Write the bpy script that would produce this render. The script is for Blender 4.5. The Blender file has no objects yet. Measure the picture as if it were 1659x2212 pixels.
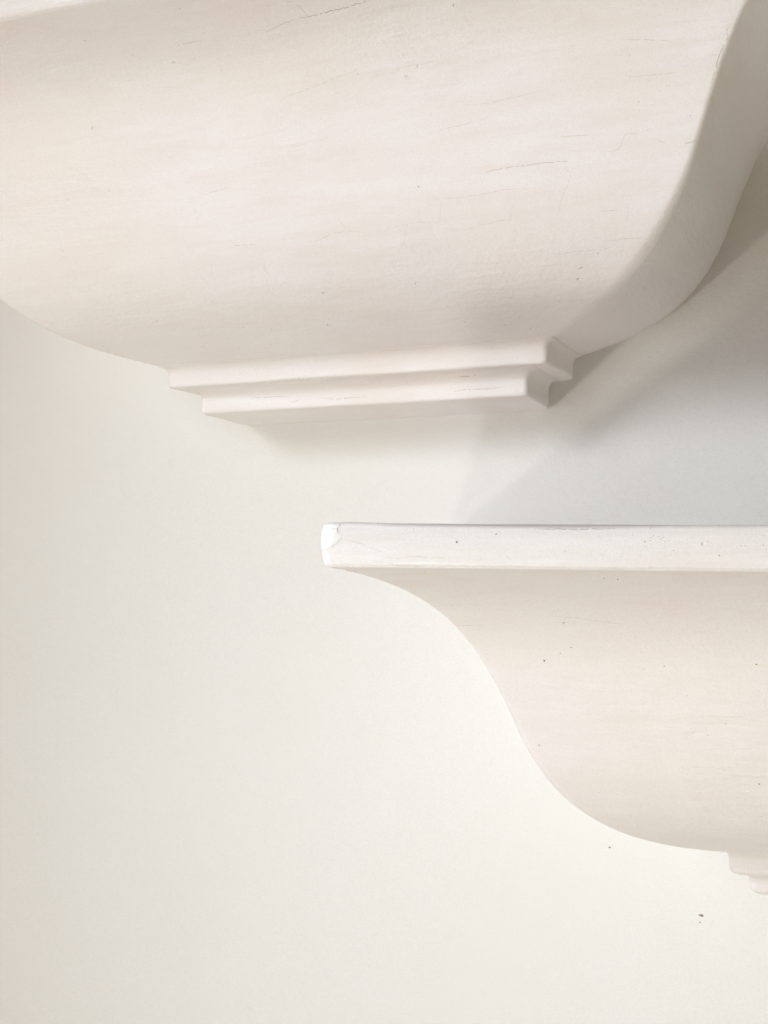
import bpy, math, random
from mathutils import Vector, Matrix, noise
S = bpy.context.scene
COL = S.collection

# ---------------------------------------------------------------- camera
cam_data = bpy.data.cameras.new('camera')
cam = bpy.data.objects.new('camera', cam_data); COL.objects.link(cam)
YAW, PITCH, ROLL = 0.3685, 0.0298, -0.0091
fw = Vector((-math.sin(YAW)*math.cos(PITCH), math.cos(YAW)*math.cos(PITCH), math.sin(PITCH)))
rt = Vector((math.cos(YAW), math.sin(YAW), 0)); up = rt.cross(fw)
rt2 = rt*math.cos(ROLL) + up*math.sin(ROLL); up2 = up*math.cos(ROLL) - rt*math.sin(ROLL)
R3 = Matrix((rt2, up2, -fw)).transposed()
cam.matrix_world = Matrix.Translation((0.3796, -1.0, -0.1191)) @ R3.to_4x4()
cam_data.sensor_fit = 'VERTICAL'; cam_data.sensor_height = 36.0
cam_data.lens = 36.0*2575.7/2212.0
cam_data.clip_start = 0.01; cam_data.clip_end = 200
S.camera = cam

# ---------------------------------------------------------------- view
S.view_settings.view_transform = 'Standard'
S.view_settings.look = 'None'
S.view_settings.exposure = 0.0
S.view_settings.gamma = 1.0
S.view_settings.use_curve_mapping = False
S.render.engine = 'CYCLES'
S.cycles.max_bounces = 10; S.cycles.diffuse_bounces = 8
S.cycles.use_denoising = True

# ---------------------------------------------------------------- world: soft room light, brighter from the floor and the left
W_ = bpy.data.worlds.new('World'); S.world = W_; W_.use_nodes = True
nt = W_.node_tree; nt.nodes.clear()
wo = nt.nodes.new('ShaderNodeOutputWorld'); bg = nt.nodes.new('ShaderNodeBackground')
tc = nt.nodes.new('ShaderNodeTexCoord')
def lobe(v, col):                       # a broad soft source in direction v, as a pale floor or a far wall gives
    d = nt.nodes.new('ShaderNodeVectorMath'); d.operation = 'DOT_PRODUCT'
    nt.links.new(tc.outputs['Generated'], d.inputs[0]); d.inputs[1].default_value = Vector(v).normalized()
    m = nt.nodes.new('ShaderNodeMath'); m.operation = 'MAXIMUM'; m.inputs[1].default_value = 0
    nt.links.new(d.outputs['Value'], m.inputs[0])
    p = nt.nodes.new('ShaderNodeMath'); p.operation = 'POWER'; p.inputs[1].default_value = 2
    nt.links.new(m.outputs[0], p.inputs[0])
    k = nt.nodes.new('ShaderNodeVectorMath'); k.operation = 'SCALE'; k.inputs[0].default_value = col
    nt.links.new(p.outputs[0], k.inputs['Scale']); return k.outputs[0]
def vadd(a, b):
    n = nt.nodes.new('ShaderNodeVectorMath'); n.operation = 'ADD'
    nt.links.new(a, n.inputs[0]); nt.links.new(b, n.inputs[1]); return n.outputs[0]
light = lobe((0, 0, -1), (0.04, 0.03, 0.05))
for v_, c_ in (((.7, -.1, -.7), (0.84, 0.782, 0.53)), ((-.8, -.6, 0), (0.02, 0.02, 0.01)), ((-.5, -.85, 0), (0.18, 0.05, 0.01))):
    light = vadd(light, lobe(v_, c_))
nt.links.new(light, bg.inputs['Color']); bg.inputs['Strength'].default_value = 1.0
nt.links.new(bg.outputs[0], wo.inputs['Surface'])

# ---------------------------------------------------------------- lamps: a large window high on the left, a smaller one low on the left, plus added fill lamps
def area(name, loc, target, sx, sy, power, col, spread=180):
    l = bpy.data.lights.new(name, 'AREA'); l.shape = 'RECTANGLE'; l.size = sx; l.size_y = sy
    l.energy = power; l.color = col; l.spread = math.radians(spread)
    o = bpy.data.objects.new(name, l); COL.objects.link(o)
    o.location = loc; o.rotation_euler = (Vector(target)-Vector(loc)).to_track_quat('-Z', 'Y').to_euler()
    return o
def dirlamp(name, v, target, size, power, col, spread):
    v = Vector(v).normalized()*3.2
    return area(name, Vector(target)+v, target, size, size, power, col, spread)
dirlamp('window_light', (-.7, -1, .5), (.4, 0, -.45), 1.0, 3.1, (0.905, 0.94, 0.995), 47)
dirlamp('narrow_fill_light', (-.7, -1, .5), (.35, 0, -.3), 1.0, 0.95, (0.82, 0.96, 1.0), 36)  # added fill along the window direction, narrow so the left side falls off
dirlamp('middle_fill_light', (-.5, -1, 0), (.4, 0, -.45), 1.0, 1.52, (0.88, 0.96, 1.0), 44)  # added level fill to brighten the steep fronts, with no known window
dirlamp('low_window_light', (-.75, -1, -.62), (.05, 0, -.05), 0.2, 16, (0.99, 0.96, 0.84), 180)
dirlamp('floor_light', (-.22, -1, -.93), (.1, -.1, 0), 0.42, 14.5, (0.95, 0.95, 0.94), 180)

# marks read off the surfaces: cracks as (width, points along the face), specks as (x, z, size)
CRACKS = {'upper_body': [[0.62, (0.153, 0.1331), (0.1643, 0.1348), (0.1754, 0.1354), (0.1862, 0.1351), (0.1956, 0.1353), (0.2049, 0.1349), (0.2141, 0.1344)],
 [0.4, (0.119, 0.1621), (0.1261, 0.1621), (0.132, 0.1638), (0.146, 0.1645), (0.1572, 0.1654), (0.1669, 0.1666)],
 [0.5, (0.2153, 0.1269), (0.2126, 0.1208), (0.2086, 0.1154), (0.2058, 0.1099), (0.2044, 0.1054)],
 [0.45, (0.2347, 0.1381), (0.2392, 0.1374), (0.2442, 0.1368), (0.2482, 0.1383), (0.2511, 0.1431), (0.2526, 0.1458), (0.2626, 0.1449)],
 [0.3, (0.0817, 0.1071), (0.0969, 0.1082), (0.103, 0.1091), (0.1201, 0.107), (0.1241, 0.1203)],
 [0.4, (0.1222, 0.1034), (0.1291, 0.1021), (0.1354, 0.101), (0.1435, 0.1023), (0.1537, 0.1032), (0.1652, 0.1044), (0.17, 0.104), (0.172, 0.1097), (0.1758, 0.1138), (0.1759, 0.1187)],
 [0.3, (0.1156, 0.1212), (0.1215, 0.1218), (0.1356, 0.1207), (0.1456, 0.1208), (0.1569, 0.1212), (0.1709, 0.1222), (0.1858, 0.1212)],
 [0.3, (0.0959, 0.1073), (0.0934, 0.1002), (0.0892, 0.0958), (0.0845, 0.0926)],
 [0.3, (0.195, 0.1356), (0.1938, 0.131)],
 [0.5, (0.2309, 0.1035), (0.2354, 0.1031), (0.2439, 0.1028)],
 [0.4, (0.2503, 0.1022), (0.2491, 0.0978), (0.2473, 0.0947)],
 [0.5, (0.1937, 0.0825), (0.2047, 0.0822), (0.2184, 0.0822), (0.2311, 0.082), (0.2375, 0.0834)],
 [1.0, (0.2104, 0.0728), (0.2162, 0.0738)],
 [0.5, (0.234, 0.0865), (0.246, 0.0866), (0.2597, 0.086), (0.2601, 0.0848)],
 [0.4, (0.2064, 0.1494), (0.2208, 0.1488), (0.2362, 0.1474)],
 [0.3, (0.2113, 0.1326), (0.2123, 0.1296), (0.216, 0.1271)],
 [0.35, (0.2056, 0.1771), (0.191, 0.1761), (0.1776, 0.1756), (0.1639, 0.1745), (0.1463, 0.1755)],
 [0.3, (0.106, 0.1161), (0.1062, 0.1087)],
 [0.62, (0.0989, 0.2344), (0.0895, 0.234), (0.0797, 0.2335), (0.07, 0.2333), (0.0601, 0.2329), (0.0544, 0.2328), (0.0471, 0.2329)],
 [0.5, (0.0449, 0.2397), (0.0473, 0.2389), (0.052, 0.237), (0.0538, 0.2342), (0.0548, 0.2328)],
 [0.5, (0.0455, 0.2328), (0.0332, 0.2318), (0.0219, 0.2299)],
 [0.5, (-0.0265, 0.2313), (-0.0354, 0.2313), (-0.0481, 0.2308)],
 [0.4, (0.0039, 0.2418), (0.004, 0.2399)],
 [0.3, (-0.0198, 0.2222), (-0.0219, 0.2131)],
 [0.35, (0.0865, 0.2055), (0.0697, 0.2034), (0.0505, 0.2002), (0.0241, 0.1963), (0.0084, 0.193)],
 [0.4, (-0.0342, 0.1457), (-0.0455, 0.1443), (-0.0608, 0.1429)],
 [0.3, (-0.068, 0.1358), (-0.0663, 0.1274), (-0.0683, 0.1238)],
 [0.5, (-0.0459, 0.1074), (-0.0348, 0.107), (-0.0239, 0.1064)],
 [0.5, (0.0189, 0.1041), (0.0279, 0.1048), (0.0377, 0.1081), (0.0499, 0.1084), (0.0632, 0.1065)],
 [0.3, (0.0219, 0.1024), (0.0211, 0.0948)],
 [0.4, (-0.0639, 0.0997), (-0.0674, 0.0898)],
 [0.5, (-0.0211, 0.094), (-0.0228, 0.0899), (-0.0194, 0.0854)],
 [0.3, (0.045, 0.1166), (0.0485, 0.1127), (0.0484, 0.1092)],
 [0.8, (0.3205, 0.1963), (0.3183, 0.1932), (0.3191, 0.1906), (0.3164, 0.1867), (0.3132, 0.182), (0.3119, 0.1786), (0.3109, 0.1752), (0.3073, 0.1676)],
 [0.3, (0.3062, 0.1829), (0.3131, 0.1815)],
 [0.5, (0.2876, 0.1761), (0.2732, 0.1766), (0.2577, 0.1777)],
 [0.3, (0.2943, 0.1845), (0.2929, 0.1785)],
 [0.5, (0.2705, 0.1403), (0.2777, 0.1376)],
 [0.6, (0.288, 0.1364), (0.2932, 0.1362), (0.2968, 0.1372)],
 [0.4, (0.2551, 0.1975), (0.2648, 0.1963), (0.2739, 0.195), (0.2839, 0.1932), (0.2868, 0.1914)]], 'upper_s2': [[0.7, (-0.0964, 0.0115), (-0.0807, 0.0113), (-0.0609, 0.0108)],
 [0.7, (-0.0616, 0.0058), (-0.0567, 0.0062), (-0.0511, 0.0078)],
 [0.7, (-0.029, 0.0072), (-0.0181, 0.0062), (-0.0073, 0.0067), (0.0108, 0.0067)],
 [0.8, (0.0862, 0.0068), (0.0988, 0.0081), (0.1091, 0.0075), (0.1194, 0.0074), (0.1261, 0.0083)],
 [0.8, (0.0884, 0.0182), (0.0989, 0.0183), (0.1056, 0.0185)]], 'upper_s1': [[0.7, (-0.069, 0.0209), (-0.0579, 0.0208), (-0.0469, 0.0208), (-0.0279, 0.0203)],
 [0.6, (-0.0689, 0.0224), (-0.0483, 0.0222), (-0.0145, 0.0219), (0.0067, 0.0214)]], 'lower_top': [[-1, (-0.3778, 0.2496), (-0.3676, 0.2516), (-0.3539, 0.2523), (-0.3403, 0.2528), (-0.3268, 0.2526), (-0.3135, 0.2525), (-0.3029, 0.2512)],
 [0.5, (-0.3873, 0.2666), (-0.3817, 0.2653), (-0.3751, 0.2635), (-0.3686, 0.2609), (-0.3645, 0.2592)],
 [0.5, (-0.3713, 0.2525), (-0.364, 0.2534), (-0.353, 0.2509), (-0.3403, 0.2506), (-0.3313, 0.2513)],
 [0.4, (-0.3622, 0.2561), (-0.353, 0.2553), (-0.3439, 0.2563), (-0.3313, 0.2559), (-0.3179, 0.2556)],
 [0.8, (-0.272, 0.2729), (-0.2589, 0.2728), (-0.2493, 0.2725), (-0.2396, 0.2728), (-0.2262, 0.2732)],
 [0.8, (-0.2071, 0.2736), (-0.2068, 0.272)],
 [0.5, (-0.2128, 0.263), (-0.2105, 0.2633), (-0.2089, 0.2627)],
 [0.4, (-0.2136, 0.2574), (-0.212, 0.2589)],
 [0.4, (-0.1992, 0.2572), (-0.1977, 0.2584), (-0.1954, 0.2581)],
 [0.7, (-0.2083, 0.2518), (-0.207, 0.2521), (-0.2054, 0.2515)]], 'lower_body': [[0.5, (-0.3398, 0.2478), (-0.3397, 0.2468), (-0.3404, 0.2454)],
 [0.4, (-0.3373, 0.2129), (-0.3298, 0.2116), (-0.3219, 0.2123), (-0.3134, 0.2121)],
 [0.3, (-0.2698, 0.2192), (-0.2567, 0.2186), (-0.2413, 0.2166), (-0.2276, 0.2151)]]}
SPECKS = {'upper_body': [(0.1089, 0.1304, 1.6), (0.2628, 0.1632, 0.9), (0.2665, 0.1464, 0.8), (0.2939, 0.1513, 0.8), (0.0733, 0.0983, 0.6), (0.1091, 0.08, 0.8), (0.1303, 0.0728, 0.6), (-0.083, 0.2305, 1.0), (-0.0386, 0.2237, 1.1), (0.076, 0.2221, 1.0), (0.0775, 0.2022, 1.1), (0.0359, 0.173, 0.9), (-0.1376, 0.1169, 0.7), (-0.0068, 0.2182, 0.7), (0.0219, 0.2299, 1.0), (-0.0122, 0.2227, 0.7), (-0.0558, 0.2192, 0.7), (0.2591, 0.189, 0.9), (0.2589, 0.1808, 1.0), (0.2741, 0.1949, 1.0), (0.2625, 0.163, 0.9), (0.2588, 0.159, 0.9), (0.2626, 0.1585, 0.8), (0.2937, 0.1515, 1.0), (0.2666, 0.1518, 0.8), (-0.0645, 0.0572, 1.0), (-0.0842, 0.046, 0.8), (-0.1002, 0.0561, 0.5)], 'upper_s1': [(-0.1634, 0.0385, 1.2), (-0.1372, 0.0364, 0.8), (-0.0257, 0.0356, 1.2), (-0.1328, 0.0354, 0.7), (-0.0856, 0.036, 0.8), (-0.1198, 0.0365, 0.6), (-0.097, 0.0307, 0.6), (0.1449, 0.0273, 1.1), (0.1366, 0.0364, 0.8), (0.1034, 0.0372, 0.8), (0.1251, 0.0367, 0.9), (0.1544, 0.0376, 0.8), (0.1465, 0.0376, 0.8)], 'upper_s2': [(-0.0993, 0.0071, 0.8), (-0.1225, 0.0083, 0.8), (-0.1313, 0.0114, 0.6)], 'lower_top': [(-0.3436, 0.2727, 1.0), (-0.3175, 0.265, 2.3), (-0.2943, 0.2697, 2.0), (-0.3198, 0.2714, 0.7), (-0.3642, 0.2592, 1.1), (-0.3858, 0.2497, 1.0), (-0.3535, 0.2515, 0.7), (-0.3938, 0.2532, 0.7), (-0.2881, 0.2567, 1.4), (-0.2868, 0.2559, 1.2), (-0.392, 0.2685, 0.9), (-0.3929, 0.2683, 0.9), (-0.2066, 0.2681, 1.4), (-0.2054, 0.2691, 1.0), (-0.2027, 0.2686, 1.2), (-0.2013, 0.2673, 1.2), (-0.2, 0.2681, 1.0), (-0.199, 0.2659, 1.1), (-0.2101, 0.2659, 1.4), (-0.1946, 0.2609, 1.4), (-0.2071, 0.2665, 1.0), (-0.1701, 0.2583, 1.5), (-0.1472, 0.2642, 1.4), (-0.1587, 0.2638, 1.2), (-0.1564, 0.2638, 1.2), (-0.1759, 0.2661, 1.0), (-0.1673, 0.2596, 0.7), (-0.2501, 0.2646, 0.7), (-0.2545, 0.2602, 1.0), (-0.2169, 0.2694, 0.9), (-0.1873, 0.2669, 0.7), (-0.1969, 0.2665, 0.8), (-0.2008, 0.2665, 1.0)], 'lower_body': [(-0.2346, 0.2445, 1.5), (-0.2271, 0.244, 1.7), (-0.261, 0.199, 1.6), (-0.2787, 0.1895, 2.2), (-0.268, 0.1948, 1.4), (-0.204, 0.1886, 1.3), (-0.1493, 0.1917, 1.8), (-0.2161, 0.1861, 1.1), (-0.1868, 0.2021, 1.0), (-0.1604, 0.2033, 0.9), (-0.1549, 0.2123, 0.9), (-0.2129, 0.2164, 0.9), (-0.1803, 0.1986, 0.9), (-0.1699, 0.2093, 0.8), (-0.1636, 0.1845, 0.8), (-0.1907, 0.1697, 1.0), (-0.1471, 0.1128, 1.9), (-0.2373, 0.0985, 0.9), (-0.2489, 0.099, 0.9), (-0.3236, 0.2289, 1.0), (-0.3332, 0.2252, 1.0), (-0.3174, 0.2253, 1.0), (-0.3261, 0.2345, 0.8), (-0.2858, 0.1313, 1.8), (-0.1783, 0.1441, 1.4), (-0.1674, 0.1524, 1.4), (-0.1476, 0.1745, 0.9)], 'wall': [(0.1918, -0.3705, 1.8), (0.2653, -0.4192, 2.8), (0.2641, -0.4249, 1.2)]}

# ---------------------------------------------------------------- materials
def plaster(name, base, tint, streak=(3.0, 3.0, 26.0), rough=0.75, bump=1.0, relief=1.0, grain=1.0, spec=0.25, blotch=0.45, fstreak=0.38):
    m = bpy.data.materials.new(name); m.use_nodes = True
    t = m.node_tree; N = t.nodes; L = t.links
    b = N['Principled BSDF']; b.inputs['Roughness'].default_value = rough
    b.inputs['Specular IOR Level'].default_value = spec
    co = N.new('ShaderNodeTexCoord')
    def noise_(scale, detail=4.0, rough_=0.55, vec=None, dist=0.0):
        n = N.new('ShaderNodeTexNoise'); n.inputs['Scale'].default_value = scale
        n.inputs['Detail'].default_value = detail; n.inputs['Roughness'].default_value = rough_
        n.inputs['Distortion'].default_value = dist
        L.new(vec or co.outputs['Object'], n.inputs['Vector']); return n.outputs['Fac']
    def mapping(s):
        n = N.new('ShaderNodeMapping'); n.inputs['Scale'].default_value = s
        n.inputs['Rotation'].default_value = (0, 0.07, 0)
        L.new(co.outputs['Object'], n.inputs['Vector']); return n.outputs[0]
    def ramp(v, a, b_, lo=0.0, hi=1.0):
        n = N.new('ShaderNodeMapRange'); n.interpolation_type = 'SMOOTHSTEP'
        n.inputs['From Min'].default_value = a; n.inputs['From Max'].default_value = b_
        n.inputs['To Min'].default_value = lo; n.inputs['To Max'].default_value = hi
        L.new(v, n.inputs['Value']); return n.outputs['Result']
    def math_(op, a, b_):
        n = N.new('ShaderNodeMath'); n.operation = op
        for i, q in enumerate((a, b_)):
            if isinstance(q, (int, float)): n.inputs[i].default_value = q
            else: L.new(q, n.inputs[i])
        return n.outputs[0]
    def mix(f, c1, c2):
        n = N.new('ShaderNodeMixRGB')
        L.new(f, n.inputs[0]) if not isinstance(f, float) else None
        for i, c in ((1, c1), (2, c2)):
            if isinstance(c, tuple): n.inputs[i].default_value = (*c, 1)
            else: L.new(c, n.inputs[i])
        return n.outputs[0]
    st = mapping(streak)
    brush = noise_(1.6, 5, 0.6, st, 0.4)                 # brushed-on paint, streaks along the moulding
    blot = noise_(7.0, 3, 0.5)
    c = mix(ramp(brush, 0.38, 0.66), base, tint)
    warm = tuple(x*y for x, y in zip(base, (1.0, 0.965, 0.92)))
    c = mix(math_('MULTIPLY', ramp(blot, 0.45, 0.7), blotch), c, warm)
    gr = noise_(950.0, 3, 0.7)
    c = mix(math_('MULTIPLY', ramp(gr, 0.4, 0.7), 0.22*grain), c, tuple(x*0.72 for x in base))
    L.new(c, b.inputs['Base Color'])
    st3 = mapping((11.0, 11.0, 120.0))
    dark = tuple(x*y for x, y in zip(base, (0.955, 0.935, 0.915)))
    c2_ = noise_(1.3, 4, 0.6, st3, 0.8)
    c = mix(math_('MULTIPLY', ramp(c2_, 0.48, 0.68), fstreak), c, dark)
    L.new(c, b.inputs['Base Color'])
    # relief: fine stipple, brush ridges, rough patches, pinholes
    fine = noise_(700.0, 3, 0.6)
    mid = noise_(120.0, 4, 0.6)
    st2 = mapping((14.0, 14.0, 110.0))
    ridge = noise_(1.5, 5, 0.65, st2, 0.6)
    patch = ramp(noise_(9.0, 2, 0.5), 0.50, 0.66)
    vor = N.new('ShaderNodeTexVoronoi'); vor.inputs['Scale'].default_value = 42.0
    L.new(co.outputs['Object'], vor.inputs['Vector'])
    pit = ramp(vor.outputs['Distance'], 0.02, 0.06)
    h = math_('MULTIPLY', fine, 0.00011*bump)
    h = math_('ADD', h, math_('MULTIPLY', mid, 0.00032*bump))
    h = math_('ADD', h, math_('MULTIPLY', math_('MULTIPLY', ridge, ramp(patch, 0, 1, 0.5, 1.0)), 0.00055*relief))
    h = math_('ADD', h, math_('MULTIPLY', math_('MULTIPLY', noise_(260.0, 3, 0.7), ramp(patch, 0, 1, 0.4, 1.0)), 0.00018*relief))
    h = math_('ADD', h, math_('MULTIPLY', pit, 0.0003*relief))
    bm = N.new('ShaderNodeBump'); bm.inputs['Strength'].default_value = 1.0; bm.inputs['Distance'].default_value = 1.0
    L.new(h, bm.inputs['Height']); L.new(bm.outputs[0], b.inputs['Normal'])
    return m
def flat(name, col, rough=0.9):
    m = bpy.data.materials.new(name); m.use_nodes = True
    t = m.node_tree; N = t.nodes; b = N['Principled BSDF']
    b.inputs['Roughness'].default_value = rough; b.inputs['Specular IOR Level'].default_value = 0.1
    n = N.new('ShaderNodeTexNoise'); n.inputs['Scale'].default_value = 300
    co = N.new('ShaderNodeTexCoord'); t.links.new(co.outputs['Object'], n.inputs['Vector'])
    x = N.new('ShaderNodeMixRGB'); x.inputs[1].default_value = (*col, 1); x.inputs[2].default_value = (*[min(1, c*1.25) for c in col], 1)
    t.links.new(n.outputs['Fac'], x.inputs[0]); t.links.new(x.outputs[0], b.inputs['Base Color'])
    return m
M_BODY = plaster('painted_plaster', (0.875, 0.84, 0.838), (0.902, 0.879, 0.893), relief=2.0, rough=0.55, spec=0.5, bump=1.5)
M_TRIM = plaster('painted_plaster_trim', (0.868, 0.84, 0.833), (0.91, 0.89, 0.897), relief=1.3, bump=1.3, blotch=0.8)
M_WALL = plaster('wall_paint', (0.826, 0.823, 0.8), (0.832, 0.831, 0.812), streak=(1.2, 1.2, 1.6), bump=1.9, relief=0.12, rough=0.85, grain=1.0, blotch=0.15, fstreak=0.0)
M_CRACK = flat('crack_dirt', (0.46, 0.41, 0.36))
M_FAINT = flat('faint_crack', (0.60, 0.56, 0.51))
M_SPECK = flat('dark_speck', (0.24, 0.21, 0.18))
M_BARE = plaster('bare_plaster', (0.96, 0.96, 0.97), (0.94, 0.94, 0.95), relief=3.0, bump=2.0, grain=0.3)

# ---------------------------------------------------------------- profile of the bracket (d = out from the wall, z = up)
HW, H2, ZO, DO = 0.0684, 0.0214, 0.0401, 0.1036
DM, ZM, DT, ZT, HF = 0.2312, 0.1409, 0.3329, 0.2500, 0.0252
def bez(a, b, c, d, n):
    out = []
    for i in range(n+1):
        t = i/n; u = 1-t
        out.append(tuple(u**3*a[k]+3*u*u*t*b[k]+3*u*t*t*c[k]+t**3*d[k] for k in (0, 1)))
    return out
def pol(p, ang, k): return (p[0]+math.cos(ang)*k, p[1]+math.sin(ang)*k)
A_, M_, T_ = (DO, ZO), (DM, ZM), (DT, ZT)
OGEE = bez(A_, pol(A_, 0.223, 0.0738), pol(M_, 1.2113, -0.0635), M_, 44) + \
       bez(M_, pol(M_, 1.2113, 0.0647), pol(T_, 0.2169, -0.0619), T_, 44)[1:]
def ogee_d(z):
    for (d0, z0), (d1, z1) in zip(OGEE, OGEE[1:]):
        if z0 <= z <= z1: return d0+(d1-d0)*(z-z0)/max(z1-z0, 1e-9)
    return DO if z < ZO else DT
def rounded(a, c, b, r, n=5):
    """points rounding the corner c between a and b"""
    va = Vector(a)-Vector(c); vb = Vector(b)-Vector(c); la = va.length; lb = vb.length
    k = min(r, la*0.49, lb*0.49); p = Vector(c)+va.normalized()*k; q = Vector(c)+vb.normalized()*k
    out = []
    for i in range(n+1):
        t = i/n; out.append(tuple((1-t)**2*p + 2*t*(1-t)*Vector(c) + t*t*q))
    return out
def wob(x, z, s):
    return s*(noise.noise(Vector((x*5, z*9, 1.3)))*0.0011 + noise.noise(Vector((x*17, z*45, 7.1)))*0.00035
              + noise.noise(Vector((x*60, z*90, 4.1)))*0.00022)
def outline(d, z, r, seed, back=0.05, nx=150, narc=8):
    """U-shaped plan from the wall round the left corner, along the front, round the right corner to the wall"""
    X = HW+d; pts = []
    ys = [back, 0.004, 0.001, -0.001, -0.0025, -0.004, -0.006, -0.0085, -0.011] + [-0.011+(-d+r+0.011)*i/6 for i in range(1, 6)]
    ease = lambda y: 0.0065*min(1.0, max(0.0, (y+0.010)/0.010))**2.0      # the back edge rounds in to the wall
    for y in ys: pts.append((-X+ease(y), y))
    for i in range(narc):
        a = math.pi/2*i/narc; pts.append((-X+r-r*math.cos(a), -d+r-r*math.sin(a)))
    for i in range(nx+1): pts.append((-X+r+(2*X-2*r)*i/nx, -d))
    for i in range(1, narc+1):
        a = math.pi/2*i/narc; pts.append((X-r+r*math.sin(a), -d+r-r*math.cos(a)))
    for y in ys[::-1]: pts.append((X-ease(y), y))
    out = []
    for x, y in pts:
        w = wob(x+seed, z+y*0.3, 1.0)
        k = 1 - w/X if X else 1
        out.append((x*k, y-w if y < 0 else y, z))
    return out
def slab_lift(x):                        # the top edge of the lower slab is not quite straight
    return 0.0016*math.exp(-((x+0.385)/0.03)**2) - 0.0009*math.exp(-((x+0.26)/0.06)**2)
def front_y(d, x, z, seed):
    return -d-wob(x+seed, z-d*0.3, 1.0)
def link_mesh(name, verts, faces, mats, parent, smooth=True, matidx=None):
    me = bpy.data.meshes.new(name); me.from_pydata(verts, [], faces); me.update()
    for m in mats: me.materials.append(m)
    if smooth: me.polygons.foreach_set('use_smooth', [True]*len(me.polygons))
    if matidx: me.polygons.foreach_set('material_index', matidx)
    o = bpy.data.objects.new(name, me); COL.objects.link(o)
    if parent: o.parent = parent
    return o
rnd = random.Random(4)
def loft(name, prof, rfun, mats, parent, seed, dfun=None, cracks=(), specks=(), lift=None, droop=None):
    V, F, MI = [], [], []
    rows = []
    for d, z in prof:
        ring = outline(d, z, rfun(z), seed)
        if droop and z < droop[0]+0.001: ring = [(x, y, zz-droop[2]*max(0, 1+y/droop[1])) for x, y, zz in ring]
        if lift: ring = [(x, y, zz+slab_lift(x)*max(0, (zz-lift[0])/lift[1])) for x, y, zz in ring]
        rows.append(len(V)); V += ring; n = len(ring)
    for a, b in zip(rows, rows[1:]):
        for i in range(n-1): F.append((a+i, a+i+1, b+i+1, b+i)); MI.append(0)
        F.append((a+n-1, a, b, b+n-1)); MI.append(0)
    F.append(tuple(range(rows[0]+n-1, rows[0]-1, -1))); MI.append(0)
    F.append(tuple(range(rows[-1], rows[-1]+n))); MI.append(0)
    body_faces = len(F)
    P = lambda x, z, e=0.00012: (x, front_y(dfun(z), x, z, seed)-e, z)
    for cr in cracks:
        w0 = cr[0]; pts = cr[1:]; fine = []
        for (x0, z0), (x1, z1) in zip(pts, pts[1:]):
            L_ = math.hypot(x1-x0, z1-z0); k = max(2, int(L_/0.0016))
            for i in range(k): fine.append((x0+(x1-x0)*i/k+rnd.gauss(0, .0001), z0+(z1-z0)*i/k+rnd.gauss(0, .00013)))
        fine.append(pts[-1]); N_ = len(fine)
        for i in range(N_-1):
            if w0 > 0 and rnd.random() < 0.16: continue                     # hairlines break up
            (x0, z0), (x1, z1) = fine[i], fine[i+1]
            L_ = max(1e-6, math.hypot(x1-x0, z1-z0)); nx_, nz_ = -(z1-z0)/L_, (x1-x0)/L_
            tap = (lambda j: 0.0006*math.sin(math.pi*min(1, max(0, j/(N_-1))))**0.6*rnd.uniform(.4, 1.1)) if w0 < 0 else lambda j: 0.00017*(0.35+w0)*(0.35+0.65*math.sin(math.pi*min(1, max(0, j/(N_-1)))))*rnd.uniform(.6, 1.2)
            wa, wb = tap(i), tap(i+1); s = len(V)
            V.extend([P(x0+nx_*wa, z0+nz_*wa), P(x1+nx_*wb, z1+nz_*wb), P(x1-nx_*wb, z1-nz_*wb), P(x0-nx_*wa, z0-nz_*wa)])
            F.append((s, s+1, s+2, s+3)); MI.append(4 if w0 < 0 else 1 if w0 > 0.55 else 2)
    for x, z, r in specks:
        r_ = 0.00034*r; s = len(V); k = 9; el = rnd.uniform(.45, .9); an = rnd.uniform(-.6, .6)
        for i in range(k):
            a = 2*math.pi*i/k; q = r_*rnd.uniform(.7, 1.2); u, v = q*math.cos(a), q*el*math.sin(a)
            V.append(P(x+u*math.cos(an)-v*math.sin(an), z+u*math.sin(an)+v*math.cos(an), 0.00016))
        F.append(tuple(range(s, s+k))); MI.append(3 if r > 1.55 else 1)
    return link_mesh(name, V, F, mats, parent, True, MI)

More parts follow.
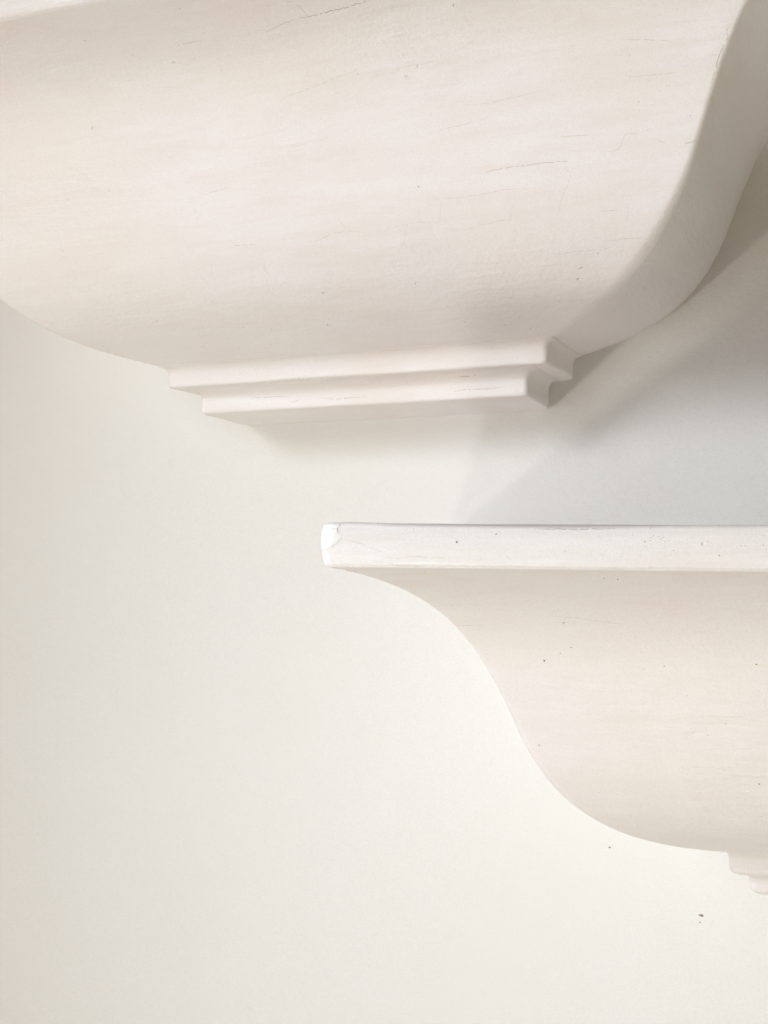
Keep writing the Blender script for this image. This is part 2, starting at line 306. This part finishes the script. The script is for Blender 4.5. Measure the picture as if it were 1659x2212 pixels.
def make_bracket(label, key, matrix, seed, step2_h=0.0, d1=0.1012, d2=0.0800, rnd_=0.0034):
    t = bpy.data.objects.new('plaster_bracket', None); COL.objects.link(t)
    t.empty_display_size = 0.05
    t.matrix_world = matrix
    t['label'] = label; t['category'] = 'bracket'; t['group'] = 'white plaster brackets on the wall'
    mats = [M_BODY, M_CRACK, M_FAINT, M_SPECK, M_BARE]; tm = [M_TRIM, M_CRACK, M_FAINT, M_SPECK, M_BARE]
    g = lambda k, D: D.get(key+'_'+k, [])
    # ogee body, its lower lip softly rounded
    prof = [(DO-0.012, ZO-0.0009), (DO-0.004, ZO-0.0008), (DO-0.0012, ZO-0.0004)] + OGEE[1:] + [(DT-0.004, ZT+0.004)]
    rad = lambda z: 0.0026+0.0062*max(0.0, 1-abs(z-0.075)/0.055)+0.002*max(0, 1-abs(z-0.13)/0.06)
    loft('curved_body', prof, rad, mats, t, seed, ogee_d, g('body', CRACKS), g('body', SPECKS))
    # top slab
    z0, z1 = ZT+0.0002, ZT+HF; bul = 0.0018
    face = lambda t_: DT+0.0004+bul*(1-abs(2*t_-1)**2.6)
    corner = 0.0026
    top = [(DT-0.03, z0)]
    for i in range(9):
        a = math.pi/2*i/8; top.append((face(0.10)-corner+corner*math.sin(a), z0+corner-corner*math.cos(a)))
    top += [(face(0.10+0.80*i/14), z0+corner+(z1-z0-2*corner)*i/14) for i in range(1, 14)]
    for i in range(9):
        a = math.pi/2*i/8; top.append((face(0.90)-corner+corner*math.cos(a), z1-corner+corner*math.sin(a)))
    top.append((DT-0.03, z1+0.0002))
    def topd(z):
        for (da, za), (db, zb) in zip(top[1:-1], top[2:-1]):
            if za <= z <= zb: return da+(db-da)*(z-za)/max(zb-za, 1e-9)
        return top[1][0] if z < top[1][1] else top[-2][0]
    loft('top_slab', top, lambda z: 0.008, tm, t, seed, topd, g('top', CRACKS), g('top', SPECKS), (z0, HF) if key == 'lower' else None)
    # two stepped fillets under the body
    def fil(name, za, zb, d, k, cove, droop=0.0):      # a flat face over a softened lower edge, a hollow cove above it
        p = [(d-0.02, za)] + rounded((d-0.02, za), (d, za), (d, zb), rnd_, 8)
        zc = zb-cove
        lo = p[-1][1]; p += [(d, lo+(zc-lo)*i/4) for i in range(1, 4)]
        p += [(d+cove*(1-math.cos(math.pi/2*i/9)), zc+cove*math.sin(math.pi/2*i/9)) for i in range(0, 10)]
        p += [(d+cove-0.0002, zb+0.003)]
        def fd(z):
            if z <= zc: return d
            return d+cove*(1-math.sqrt(max(0, 1-min(1, (z-zc)/cove)**2)))
        return loft(name, p, lambda z: 0.0050, tm, t, seed, fd, g(k, CRACKS), g(k, SPECKS), None, (za, d, droop))
    fil('step', H2, ZO, d1, 's1', 0.0065)
    fil('step', step2_h, H2, d2, 's2', 0.0085, 0.0028)
    return t, topd

ident = Matrix.Translation((0, 0, 0))
up_b, _ = make_bracket('large white plaster bracket at the top, its shaded right end and stepped foot in view', 'upper', ident, 0.0)
lowm = Matrix.Translation((0.384, 0.0153, -0.384)) @ Matrix.Rotation(0.0855, 4, 'Z') @ Matrix.Rotation(0.0150, 4, 'Y') \
       @ Matrix.Scale(0.9961, 4) @ Matrix.Translation((HW, 0, 0))
low_b, topd = make_bracket('lower white plaster bracket with a bright chipped left corner on its top slab', 'lower', lowm, 3.7, 0.0045, 0.0975, 0.0825, 0.0070)

# chipped corner: bare plaster showing, wrapped round the slab's left end
edge = [(0.2752, -0.3908), (0.2746, -0.3893), (0.2727, -0.3900), (0.2712, -0.3917), (0.2695, -0.3912), (0.2684, -0.3902), (0.2672, -0.3880),
        (0.2664, -0.3889), (0.2645, -0.3903), (0.2628, -0.3924), (0.2612, -0.3942), (0.2602, -0.3965), (0.2597, -0.3998)]
def edge_x(z):
    for (za, xa), (zb, xb) in zip(edge, edge[1:]):
        if zb <= z <= za: return xb+(xa-xb)*(z-zb)/(za-zb)
    return edge[0][1] if z > edge[0][0] else edge[-1][1]
V, F = [], []; rows = 44; cols = 16; r = 0.008
for j in range(rows+1):
    z = 0.2597+(0.2749-0.2597)*j/rows
    d = topd(z)
    X = HW+d; jit = noise.noise(Vector((z*700, 2, 5)))*0.0014+noise.noise(Vector((z*2600, 2, 5)))*0.0009
    xe = edge_x(z)+jit
    tail = 0.004+0.0015*noise.noise(Vector((z*600, 9, 1)))
    s1 = xe+X; tot = tail+s1
    for i in range(cols+1):
        s = -tail+tot*i/cols
        # s<0 runs back along the left end; 0..r is the rounded corner
        e = 0.00035
        if s < 0: x, y = -X-e, -d+r-s*1.0
        elif s < r:
            a = math.pi/2*s/r; x, y = -X+r-(r+e)*math.cos(a), -d+r-(r+e)*math.sin(a)
        else: x, y = -X+s, -d-e
        w = wob(x+3.7, z+y*0.3, 1.0); V.append((x*(1-w/X), y-w, z+slab_lift(x)*max(0, (z-0.2502)/HF)))
for j in range(rows):
    for i in range(cols):
        a = j*(cols+1)+i; F.append((a, a+1, a+cols+2, a+cols+1))
chip = link_mesh('chipped_patch', V, F, [M_BARE], low_b)
chip['label'] = 'bright white chipped paint patch'

# ---------------------------------------------------------------- wall, a slab with faint undulation
V, F = [], []
nx, nz = 120, 120
x0, x1, zb, zt = -1.6, 2.0, -1.8, 1.7
for j in range(nz+1):
    for i in range(nx+1):
        x = x0+(x1-x0)*i/nx; z = zb+(zt-zb)*j/nz
        V.append((x, noise.noise(Vector((x*1.7, z*1.7, 3)))*0.0015+0.001, z))
for j in range(nz):
    for i in range(nx):
        a = j*(nx+1)+i; F.append((a, a+1, a+nx+2, a+nx+1))
n0 = len(V); V += [(x0, .12, zb), (x1, .12, zb), (x1, .12, zt), (x0, .12, zt)]
bot = list(range(nx+1)); topr = [nz*(nx+1)+i for i in range(nx+1)]
lf = [j*(nx+1) for j in range(nz+1)]; rg = [j*(nx+1)+nx for j in range(nz+1)]
F += [tuple(bot[::-1]+[n0, n0+1]), tuple(topr+[n0+2, n0+3]), tuple(lf+[n0+3, n0]), tuple(rg[::-1]+[n0+1, n0+2]), (n0, n0+3, n0+2, n0+1)]
MI = [0]*len(F)
for x, z, r in SPECKS['wall']:
    s = len(V)
    for i in range(9):
        a = 2*math.pi*i/9; q = 0.0007*r*rnd.uniform(.6, 1.2)
        X, Z = x+q*math.cos(a), z+q*.6*math.sin(a)
        V.append((X, noise.noise(Vector((X*1.7, Z*1.7, 3)))*0.0015+0.001-0.0003, Z))
    F.append(tuple(range(s, s+9))); MI.append(1)
wall = link_mesh('wall', V, F, [M_WALL, M_SPECK], None, True, MI)
wall['kind'] = 'structure'
